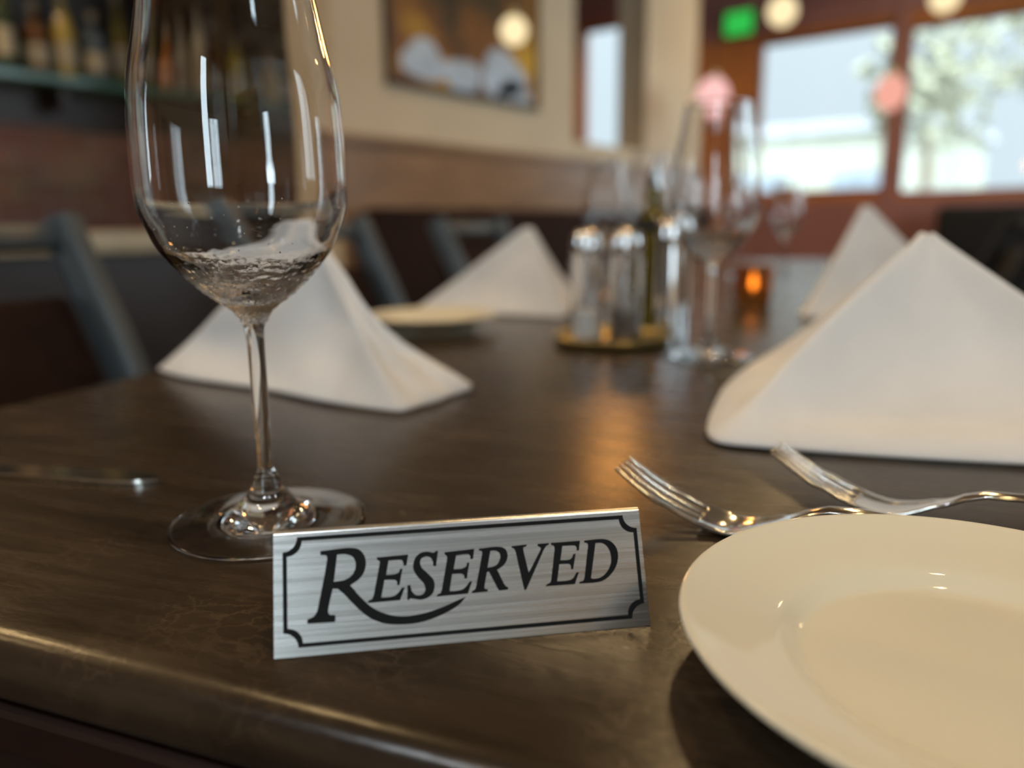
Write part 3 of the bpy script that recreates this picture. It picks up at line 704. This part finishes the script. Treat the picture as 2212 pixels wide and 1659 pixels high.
make_napkin(at_depth(2006, 500, 0.50), T0(1536, 964), T0(2797, 1030), T0(1625, 800),
            'big white pyramid-folded napkin behind the two forks', seed=1.3, hollow=0.022, flare=0.018, fstart=0.70, thick=0.004, bow=-RGT * 0.006 + Vector((0, 0, 0.003)), r0=0.012)
make_napkin(at_depth(668, 478, 0.59), T0(866, 897), T0(340, 803), T0(1018, 838),
            'white pyramid-folded napkin with a rolled tip behind the wine glass', seed=5.1, hollow=0.008, flare=0.008, r0=0.10, thick=0.004, rough=0.011, sag=0.30)
make_napkin(at_depth(1142, 484, 1.10), T0(1214, 690), T0(900, 668), on_table(1240, 640),
            'folded napkin glowing warm at the far left seat, left of the shakers', seed=8.2, hollow=0.006)
make_napkin(at_depth(1872, 436, 1.06), T0(1722, 690), on_table(2120, 690), on_table(1800, 610),
            'tall folded napkin half hidden behind the big napkin', seed=11.7, hollow=0.008)

# ------------------------------------------------------------------ things in the middle of the table
tp = on_table(1322, 742); tp.z = TT
tray = obj('round_tray', lathe(nb(), [(0, .0040), (.056, .0040), (.059, .0062), (.062, .0105), (.0635, .0108), (.0645, .0095), (.061, .0030), (.056, 0), (0, 0)], 64), M['brass'], loc=(tp.x, tp.y, TT + 0.0002))
tag(tray, 'low round dull brass tray under the two glass shakers', 'tray')
M['salt'] = pm('white_salt', (0.75, 0.73, 0.70), 0.9, var=0.1, scale=400); M['pepper'] = pm('ground_pepper', (0.10, 0.07, 0.05), 0.9, var=0.5, scale=500)
def shaker(px, py, fill, label, h=0.118, r=0.0175):
    p = on_table(px, py, 0.004); g = empty('glass_shaker', (p.x, p.y, TT + 0.0044)); tag(g, label, 'shaker', 'glass shakers on the tray')
    obj('jar', lathe(nb(), [(0, 0), (r - .002, 0), (r, .002), (r, h * .74), (r * .86, h * .80), (r * .80, h * .80), (r - .0022, h * .72), (r - .0022, .004), (0, .004)], 40), M['glass'], g)
    obj('filling', lathe(nb(), [(0, .0043), (r - .0025, .0043), (r - .0025, h * .28), (0, h * .28)], 32), fill, g)
    obj('cap', lathe(nb(), prof_spline([(r * .88, h * .80), (r * .94, h * .82), (r * .92, h * .92), (r * .70, h * .985), (r * .3, h), (0, h)], 3), 40), M['chrome'], g)
    return g
shaker(1266, 738, M['salt'], 'left one of the two glass shakers on the brass tray')
shaker(1350, 738, M['pepper'], 'right one of the two glass shakers on the brass tray')
p = on_table(1450, 726)
obj_ = obj('steel_shaker', lathe(nb(), prof_spline([(0, 0), (.0190, 0), (.0200, .002), (.0190, .06), (.0186, .108), (.0196, .110), (.0196, .116), (.0170, .128), (.010, .134), (0, .135)], 3), 48), M['chrome'], loc=(p.x, p.y, TT + 0.0002))
tag(obj_, 'slim shiny steel shaker between the tray and the nearer far wine glass', 'shaker')
M['oil'] = pm('yellow_green_oil', (0.22, 0.17, 0.012), 0.08, var=0.2, scale=20)
M['oil'].node_tree.nodes['Principled BSDF'].inputs['Transmission Weight'].default_value = 0.6
p = on_table(1405, 700); ob = empty('oil_bottle', (p.x, p.y, TT + 0.0002)); tag(ob, 'bottle of yellow-green oil with a dark pourer, behind the shakers', 'bottle')
obj('bottle_body', lathe(nb(), prof_spline([(0, 0), (.024, 0), (.026, .002), (.026, .11), (.025, .125), (.014, .145), (.0105, .155), (.0105, .172)], 3), 40, cap1=True), M['oil'], ob)
obj('pourer', tube(nb(), [(0, 0, .171), (0, 0, .185), (.003, 0, .198), (.010, 0, .210)], [.011, .008, .004, .003], 12), M['chrome'], ob)
obj('band', lathe(nb(), [(.0262, .118), (.0268, .118), (.0262, .128), (.0235, .133)], 40), M['blackleather'], ob)
M['amberglass'] = pm('amber_votive_glass', (0.55, 0.24, 0.06), 0.15, var=0.15, scale=30)
M['amberglass'].node_tree.nodes['Principled BSDF'].inputs['Transmission Weight'].default_value = 0.8
p = on_table(1625, 660); vt = empty('votive_candle', (p.x, p.y, TT + 0.0002)); tag(vt, 'lit amber glass votive candle in the middle of the far table', 'candle')
obj('votive_glass', lathe(nb(), [(0, 0), (.024, 0), (.027, .004), (.032, .062), (.030, .062), (.025, .010), (0, .008)], 36), M['amberglass'], vt)
obj('wax', lathe(nb(), [(0, .0085), (.0235, .0105), (.026, .024), (0, .024)], 28), M['napkin'], vt)
obj('flame', lathe(nb(), prof_spline([(0, .026), (.0040, .032), (.0044, .038), (.0018, .048), (0, .055)], 3), 14), lamp_mat('candle_flame', (1, .55, .16), 12), vt)

# ------------------------------------------------------------------ chairs
def make_chair(loc, rz, label, frame, pad, group):
    c = empty('dining_chair', loc, rz); tag(c, label, 'chair', group)
    for s in (-1, 1):
        bm = nb(); path = spline([(s * .205, -.235, 0), (s * .205, -.185, .25), (s * .205, -.175, .44), (s * .205, -.225, .66), (s * .205, -.325, .89)], 5)
        rings = []
        for i, p in enumerate(path):
            t = (path[min(i + 1, len(path) - 1)] - path[max(i - 1, 0)]).normalized(); n = Vector((1, 0, 0)); b = t.cross(n)
            w, d = 0.017, 0.024
            rings.append([bm.verts.new(p + n * x + b * y) for x, y in ((-w, -d * .6), (-w * .6, -d), (w * .6, -d), (w, -d * .6), (w, d * .6), (w * .6, d), (-w * .6, d), (-w, d * .6))])
        for p, q in zip(rings, rings[1:]):
            for j in range(8): bm.faces.new((p[j], p[(j + 1) % 8], q[(j + 1) % 8], q[j]))
        bm.faces.new(rings[0][::-1]); bm.faces.new(rings[-1])
        obj('back_post', bm, frame, c)
        obj('front_leg', tube(nb(), [(s * .20, .21, 0), (s * .20, .20, .43)], [.014, .019], 10), frame, c)
    obj('seat', boxm((-.22, -.20, .425), (.22, .235, .475), .02, 3), pad, c)
    bm = nb(); box(bm, (-.19, -.02, .0), (.19, .02, .21), .012, 3)
    R_ = Matrix.Translation((0, -.242, .60)) @ Matrix.Rotation(math.radians(22), 4, 'X')
    for v in bm.verts: v.co = R_ @ v.co
    obj('backrest', bm, pad, c)
    bm = nb(); box(bm, (-.19, -.012, .0), (.19, .012, .03), .006, 2)
    R_ = Matrix.Translation((0, -.316, .855)) @ Matrix.Rotation(math.radians(22), 4, 'X')
    for v in bm.verts: v.co = R_ @ v.co
    obj('top_rail', bm, frame, c)
    return c
def chair_spot(a, b): q = onT(a, b); return (q.x, q.y, 0)
GL = 'chairs along the left side of the table'
ch = make_chair(chair_spot(0.36, 0.02), AX - PI, 'slate framed chair at the left table edge, nearest to the wine glass', M['slate'], M['leather'], GL)
copy_tree(ch, chair_spot(1.045, 0.02), AX - PI, 'slate framed chair at the left table edge, seen right of the wine glass bowl')
copy_tree(ch, chair_spot(1.83, 0.02), AX - PI, 'slate framed chair at the left table edge, behind the warm far napkin')
GR = 'black chairs along the right side of the table'
ch = make_chair(chair_spot(1.72, TW - 0.06), AX, 'black chair at the right table edge, nearest to the big napkin', M['blackleather'], M['blackleather'], GR)
copy_tree(ch, chair_spot(2.34, TW - 0.06), AX, 'black chair at the far end of the right table edge')

# ------------------------------------------------------------------ the bar along the brick wall
cb = empty('bar_counter', (-3.0, 0.2, 0)); tag(cb, 'long bar counter with a pale stone top in front of the brick wall', 'counter')
obj('counter_top', boxm((-.55, -2.4, .79), (0.0, 2.15, .868), .008), M['pale'], cb, angle=30)
obj('front_panel', boxm((-.45, -2.35, 0), (-.06, 2.10, .789)), M['darkwood'], cb, smooth=False)
obj('foot_rail', tube(nb(), [(-.01, -2.3, .18), (-.01, 2.05, .18)], .018, 10), M['brass'], cb)
M['tealglass'] = pm('teal_edged_glass_shelf', (0.06, 0.16, 0.14), 0.15, var=0.1, scale=8)
sh = empty('bottle_shelf', (-3.8, 1.4, 1.44)); tag(sh, 'glass bottle shelf with a teal edge on the brick wall', 'shelf')
obj('glass_board', boxm((0, -2.2, .03), (.26, 1.65, .062), .003), M['tealglass'], sh, smooth=False)
obj('shelf_shade_board', boxm((0, -2.2, -.12), (.03, 1.65, .026)), M['darkwood'], sh, smooth=False)  # dark board standing in for the shadow under the shelf
for y in (-1.9, -.9, .1, 1.1): obj('bracket', boxm((.03, y, -.06), (.20, y + .03, .029)), M['darkwood'], sh, smooth=False)
obj('back_board', boxm((0, -2.2, .066), (.02, 1.65, .95)), M['darkwood'], sh, smooth=False)
us = empty('upper_bottle_shelf', (-3.78, 1.4, 1.94)); tag(us, 'upper dark wooden bottle shelf above the glass shelf', 'shelf')
obj('board', boxm((.001, -2.2, 0), (.20, 1.65, .03)), M['darkwood'], us, smooth=False)
SHAPES = {
    'tall': [(0, 0), (.034, 0), (.037, .004), (.037, .17), (.030, .20), (.014, .235), (.013, .29)],
    'square': [(0, 0), (.042, 0), (.045, .005), (.045, .14), (.040, .165), (.016, .18), (.015, .235)],
    'slim': [(0, 0), (.027, 0), (.030, .004), (.029, .20), (.020, .245), (.012, .27), (.012, .33)],
    'round': [(0, 0), (.040, 0), (.052, .02), (.056, .07), (.045, .125), (.018, .165), (.015, .22)]}
BOTTLES = [
    ('amber', 'tall', 'amber'), ('dark green', 'slim', 'dgreen'), ('brown', 'square', 'brown'), ('straw yellow', 'tall', 'straw'), ('dusky blue', 'square', 'blue'), ('olive', 'slim', 'olive'),
    ('deep amber', 'round', 'amber'), ('pale frosted', 'tall', 'frost'), ('pale grey', 'slim', 'frost'), ('chestnut brown', 'tall', 'brown'), ('olive yellow', 'square', 'oliveyellow'), ('black', 'tall', 'black'),
    ('honey coloured', 'round', 'straw'), ('bottle green', 'tall', 'dgreen')]
BC = dict(amber=(.30, .11, .02), dgreen=(.03, .05, .02), brown=(.13, .055, .02), straw=(.40, .30, .08), blue=(.07, .10, .13), olive=(.14, .12, .025), frost=(.55, .52, .42), oliveyellow=(.34, .30, .05), black=(.012, .011, .01))
BM = {k_: pm(k_ + '_bottle_glass', c, 0.12, var=0.25, scale=14, coat=0.5) for k_, c in BC.items()}
M['foil'] = pm('bottle_cap_foil', (.30, .24, .16), .35, metal=.6, var=.2, scale=60)
M['paper'] = pm('plain_bottle_label', (.42, .36, .26), .8, var=.15, scale=30)
ys = [1.22, 1.33, 1.45, 1.56, 1.68, 1.80, 1.92, 2.04, 2.14, 2.25, 2.37, 2.49, 2.60, 2.72]
SPOT = ['leftmost on the glass shelf', 'second from the left on the glass shelf', 'third from the left on the glass shelf', 'fourth from the left on the glass shelf', 'fifth from the left on the glass shelf', 'sixth from the left on the glass shelf',
        'left of the pale frosted bottle', 'behind the left side of the wine glass', 'right of the pale frosted bottle', 'behind the middle of the wine glass', 'behind the right half of the wine glass', 'right of the olive yellow bottle', 'second from the right on the glass shelf', 'rightmost on the glass shelf']
for (cn, shp, mk), y, sp in zip(BOTTLES, ys, SPOT):
    P = SHAPES[shp]; x = -3.65 + 0.02 * math.sin(y * 30)
    b = empty('liquor_bottle', (x, y, 1.5025)); tag(b, '%s liquor bottle, %s' % (cn, sp), 'bottle', 'bottles on the bar shelf')
    k_ = 1.22 if shp in ('square', 'round') else 1.18
    P = [(r * 1.12, z * k_) for r, z in P]; rt, zt = P[-1]; rb = P[2][0]
    obj('bottle_body', lathe(nb(), P, 28, cap1=True), BM[mk], b)
    obj('cap', lathe(nb(), [(rt + .002, zt - .035), (rt + .002, zt + .006), (0, zt + .006)], 20), M['foil'], b)
    z0, z1 = (P[3][1] * .25, P[3][1] * .72)
    if shp != 'round': obj('label_band', lathe(nb(), [(rb + .0002, z0), (rb + .0012, z0), (P[3][0] + .0012, z1), (P[3][0] + .0002, z1)], 28), M['paper'], b)
stool = empty('bar_stool', (-2.55, 0.55, 0)); tag(stool, 'bar stool in front of the pale counter', 'stool')
obj('seat', lathe(nb(), prof_spline([(0, .60), (.16, .60), (.18, .62), (.17, .65), (0, .655)], 3), 32), M['slate'], stool)
for i in range(4):
    a = PI / 4 + i * PI / 2
    obj('leg', tube(nb(), [(.19 * math.cos(a), .19 * math.sin(a), 0), (.11 * math.cos(a), .11 * math.sin(a), .60)], .012, 8), M['darkwood'], stool)

# ------------------------------------------------------------------ painting on the partition
pa, pb = at_x(832, 178, -2.5), at_x(1158, 238, -2.5)
y0, y1, z0, z1 = pa.y, pb.y, 1.455, 2.20
pt = empty('framed_painting', (-2.5, (y0 + y1) / 2, z0)); tag(pt, 'framed amber and blue-grey abstract painting on the cream wall', 'painting')
hw, hh = (y1 - y0) / 2, z1 - z0
bm = nb(); f = 0.022
box(bm, (0, -hw, 0), (.03, hw, f), .003); box(bm, (0, -hw, hh - f), (.03, hw, hh), .003); box(bm, (0, -hw, f), (.03, -hw + f, hh - f), .003); box(bm, (0, hw - f, f), (.03, hw, hh - f), .003)
obj('picture_frame', bm, M['frame'], pt, smooth=False)
obj('canvas', boxm((.004, -hw + f, f), (.016, hw - f, hh - f)), M['canvas'], pt, smooth=False)
M['bluepaint'] = pm('blue_grey_paint', (.42, .50, .60), .5, var=.25, scale=7, bump=.3, bscale=60)
bm = nb()
for (cy_, cz, ry, rz_) in ((-.31, .12, .13, .085), (-.06, .085, .13, .08), (.24, .13, .17, .11), (.31, .06, .14, .055)):
    ring = []
    for i in range(28):
        a = 2 * PI * i / 28; w = 1 + .12 * math.sin(3 * a + cy_ * 9)
        ring.append((max(-hw + f + .003, min(hw - f - .003, cy_ + ry * w * math.cos(a))), max(f + .003, cz + rz_ * w * math.sin(a))))
    vb = [bm.verts.new((.0165, y, z)) for y, z in ring]; vt_ = [bm.verts.new((.019, cy_ + (y - cy_) * .93, cz + (z - cz) * .93)) for y, z in ring]
    for i in range(28): bm.faces.new((vb[i], vb[(i + 1) % 28], vt_[(i + 1) % 28], vt_[i]))
    bm.faces.new(vt_)
obj('blue_paint_shapes', bm, M['bluepaint'], pt)

# ------------------------------------------------------------------ lamps
M['cord'] = pm('black_lamp_cord', (.012, .011, .010), .6, scale=40)
def pendant(pos, r, mat, label, group, sz=1.0, cat='lamp', name='globe_pendant'):
    g = empty(name, pos); tag(g, label, cat, group)
    obj('globe', sphere(nb(), r, (0, 0, 0), 28, 18, sz), mat, g)
    obj('cord', tube(nb(), [(0, 0, r * sz + .018), (0, 0, ZC - pos[2] - .001)], .004, 8), M['cord'], g)
    obj('collar', lathe(nb(), [(r * .34, r * sz * .93), (r * .34, r * sz + .02), (0, r * sz + .022)], 20), M['brass'], g)
    return g
cream_l = lamp_mat('cream_lamp_glass', (1.0, .80, .46), 1.25)
pendant(at_depth(1110, 66, 2.9), .052, cream_l, 'small cream globe lamp in front of the painting', 'cream globe lamps')
pendant(at_depth(1690, 24, 4.2), .078, cream_l, 'small cream globe lamp beside the green lit sign', 'cream globe lamps')
pendant(at_depth(2042, -6, 4.2), .078, cream_l, 'small cream globe lamp over the right hand window', 'cream globe lamps')
pk = lamp_mat('pink_lamp_glass', (1.0, .56, .53), 1.15); pk2 = lamp_mat('salmon_lamp_glass', (1.0, .46, .36), 1.0)
g = pendant(at_depth(1540, 212, 4.6), .098, pk, 'rosy pink lamp hanging before the rust wall strip', 'rosy lamps by the windows', 1.25)
obj('lower_rim', lathe(nb(), [(.045, -.118), (.07, -.15), (.07, -.20), (.062, -.20), (.06, -.15), (.04, -.12)], 24), pm('dull_pink_glass', (.42, .20, .18), .3, scale=20), g)
pendant(at_depth(1924, 200, 4.6), .088, pk2, 'salmon coloured lamp hanging before the bar between the windows', 'rosy lamps by the windows', 1.2)
am = lamp_mat('amber_pendant_glass', (1.0, .42, .10), 40.0)
ex = at_depth(1588, 46, 6.2)
es_ = empty('exit_sign_box', (ex.x, 6.47, ex.z)); tag(es_, 'green lit sign box high on the wall left of the pale window', 'sign')
obj('lit_panel', boxm((-.115, -.046, -.088), (.115, -.040, .088)), lamp_mat('green_sign_light', (.04, .62, .09), .9), es_, smooth=False)
obj('housing', boxm((-.13, -.040, -.103), (.13, -.0005, .103), .004), M['blackleather'], es_, smooth=False)

# ------------------------------------------------------------------ booth under the far windows
bt = empty('booth_bench', (0.2, 5.6, 0)); tag(bt, 'long black upholstered bench under the far windows', 'bench')
obj('seat', boxm((-1.3, 0, .12), (1.9, .55, .46), .04, 3), M['blackleather'], bt)
obj('backrest', boxm((-1.3, .56, .3), (1.9, .74, .98), .04, 3), M['blackleather'], bt)
obj('plinth', boxm((-1.25, .06, 0), (1.85, .5, .118)), M['darkwood'], bt, smooth=False)

bq = empty('banquette', (-2.45, 3.6, 0)); tag(bq, 'dark brown leather banquette along the cream wall, below the painting', 'bench')
obj('seat', boxm((.13, -1.50, .12), (.62, 1.60, .46), .04, 3), M['leather'], bq)
obj('backrest', boxm((0, -1.50, .12), (.125, 1.60, .95), .03, 3), M['leather'], bq)
obj('plinth', boxm((.05, -1.48, 0), (.55, 1.58, .118)), M['darkwood'], bq, smooth=False)

# ------------------------------------------------------------------ outside
M['ground'] = pm('pale_concrete', (.22, .22, .20), .9, var=.12, scale=1.5); M['facade'] = pm('pale_facade', (.27, .27, .215), .8, var=.08, scale=1.2)
M['leaf'] = pm('olive_foliage', (.17, .165, .11), .8, var=.5, scale=3); M['bark'] = pm('bark', (.12, .09, .06), .9, scale=10)
M['roof'] = pm('grey_roof', (.26, .26, .27), .8, scale=5); M['darkpane'] = pm('dark_window', (.10, .12, .14), .2, scale=3)
M['carpaint'] = pm('silver_car_paint', (.40, .42, .45), .25, metal=.3, var=.05, scale=6, coat=.5); M['tyre'] = pm('tyre_rubber', (.02, .02, .02), .8, scale=30)
st = struct('street', boxm((-30, Y1 + .2, -.25), (25, 40, -.15)), M['ground']); st['kind'] = 'structure'
hs = empty('pale_building', (-7.5, 20, -.15)); tag(hs, 'pale low building across the street, seen through the left of the big windows', 'building')
obj('wall', boxm((-4, 0, 0), (4, 6, 3.1)), M['facade'], hs, smooth=False); obj('roof', boxm((-4.2, -.3, 3.1), (4.2, 6.2, 3.35)), M['roof'], hs, smooth=False)
for x in (-2.8, -.6, 1.6): obj('window', boxm((x, -.04, 1.0), (x + 1.1, -.001, 2.2)), M['darkpane'], hs, smooth=False)
for i, (x, y, hh_, rr_, lab) in enumerate(((-3.3, 17, 3.6, 1.3, 'olive tree outside the right hand window, left of the other tree'), (-1.0, 19, 4.4, 1.6, 'olive tree outside at the right edge of the right hand window'))):
    t = empty('street_tree', (x, y, -.15)); tag(t, lab, 'tree', 'trees outside')
    obj('trunk', tube(nb(), [(0, 0, 0), (.05, 0, hh_ * .5), (0, .05, hh_ * .8)], [.14, .11, .06], 10), M['bark'], t)
    bm = nb(); rn = random.Random(i)
    for k_ in range(260):
        v = Vector((rn.gauss(0, 1), rn.gauss(0, 1), rn.gauss(0, .8))).normalized() * rr_ * rn.random() ** .4
        c = v + Vector((0, 0, hh_)); s = .16 + .14 * rn.random(); d1 = Vector((rn.gauss(0, 1), rn.gauss(0, 1), rn.gauss(0, 1))).normalized(); d2 = d1.orthogonal().normalized()
        bm.faces.new([bm.verts.new(c + d1 * s * a_ + d2 * s * .5 * b_) for a_, b_ in ((-1, 0), (0, -1), (1, 0), (0, 1))])
    obj('crown', bm, M['leaf'], t, smooth=False, recalc=False)
cr_ = empty('parked_car', (-2.4, 12.5, -.15)); tag(cr_, 'silver car parked outside the right hand window', 'car')
bm = nb(); side = [(-2.1, .35), (-2.15, .75), (-1.5, .92), (-.9, 1.42), (.7, 1.45), (1.35, .98), (2.1, .85), (2.15, .40)]
A_ = [bm.verts.new((x, -.85, z)) for x, z in side]; B_ = [bm.verts.new((x, .85, z)) for x, z in side]
for i in range(8): bm.faces.new((A_[i], A_[(i + 1) % 8], B_[(i + 1) % 8], B_[i]))
bm.faces.new(A_[::-1]); bm.faces.new(B_)
bmesh.ops.bevel(bm, geom=list(bm.edges), offset=.06, segments=2, affect='EDGES')
obj('body', bm, M['carpaint'], cr_, angle=30)
bm = nb(); box(bm, (-1.0, -.87, .98), (-.12, -.845, 1.34)); box(bm, (-.04, -.87, .98), (.85, -.845, 1.36)); obj('side_window', bm, M['darkpane'], cr_, smooth=False)
for x in (-1.35, 1.35):
    for y in (-.78, .78):
        w = obj('wheel', lathe(nb(), [(0, -.1), (.28, -.1), (.33, -.06), (.33, .06), (.28, .1), (0, .1)], 24), M['tyre'], cr_, loc=(x, y, .33)); w.rotation_euler = (PI / 2, 0, 0)

# ------------------------------------------------------------------ lamps that light the room: warm recessed ceiling spots
WARM = (1.0, 0.68, 0.32)
def downlight(x, y, power, size=0.11, color=WARM, spread=150):
    area_light('ceiling_downlight', (x, y, ZC - 0.012), (0, 0, 0), size, size, power, color, shape='DISK', spread=spread)
for (x, y, pw) in ((-.35, .75, 2.2), (-.75, 2.0, 5), (.55, .25, 5), (-1.5, .3, 6), (-.2, -1.1, 4), (-1.1, 2.9, 9), (-1.6, 5.3, 13), (.5, 4.6, 7), (-3.35, .2, 22), (-3.9, 5.4, 16), (-3.0, -.6, 7)):
    downlight(x, y, pw)
COOL_FILL = (0.86, 0.94, 1.0)                                     # added fill: unseen daylight-white spots that lift the napkins
for (x, y, pw) in ((1.5, -.5, 5), (.9, -1.5, 9), (-.6, -1.5, 9), (2.0, .9, 4)): downlight(x, y, pw, color=COOL_FILL)
# amber glass pendants over the table, above the picture
pendant(at_depth(1336, -84, 1.9), .05, am, 'amber glass pendant over the middle of the table', None)
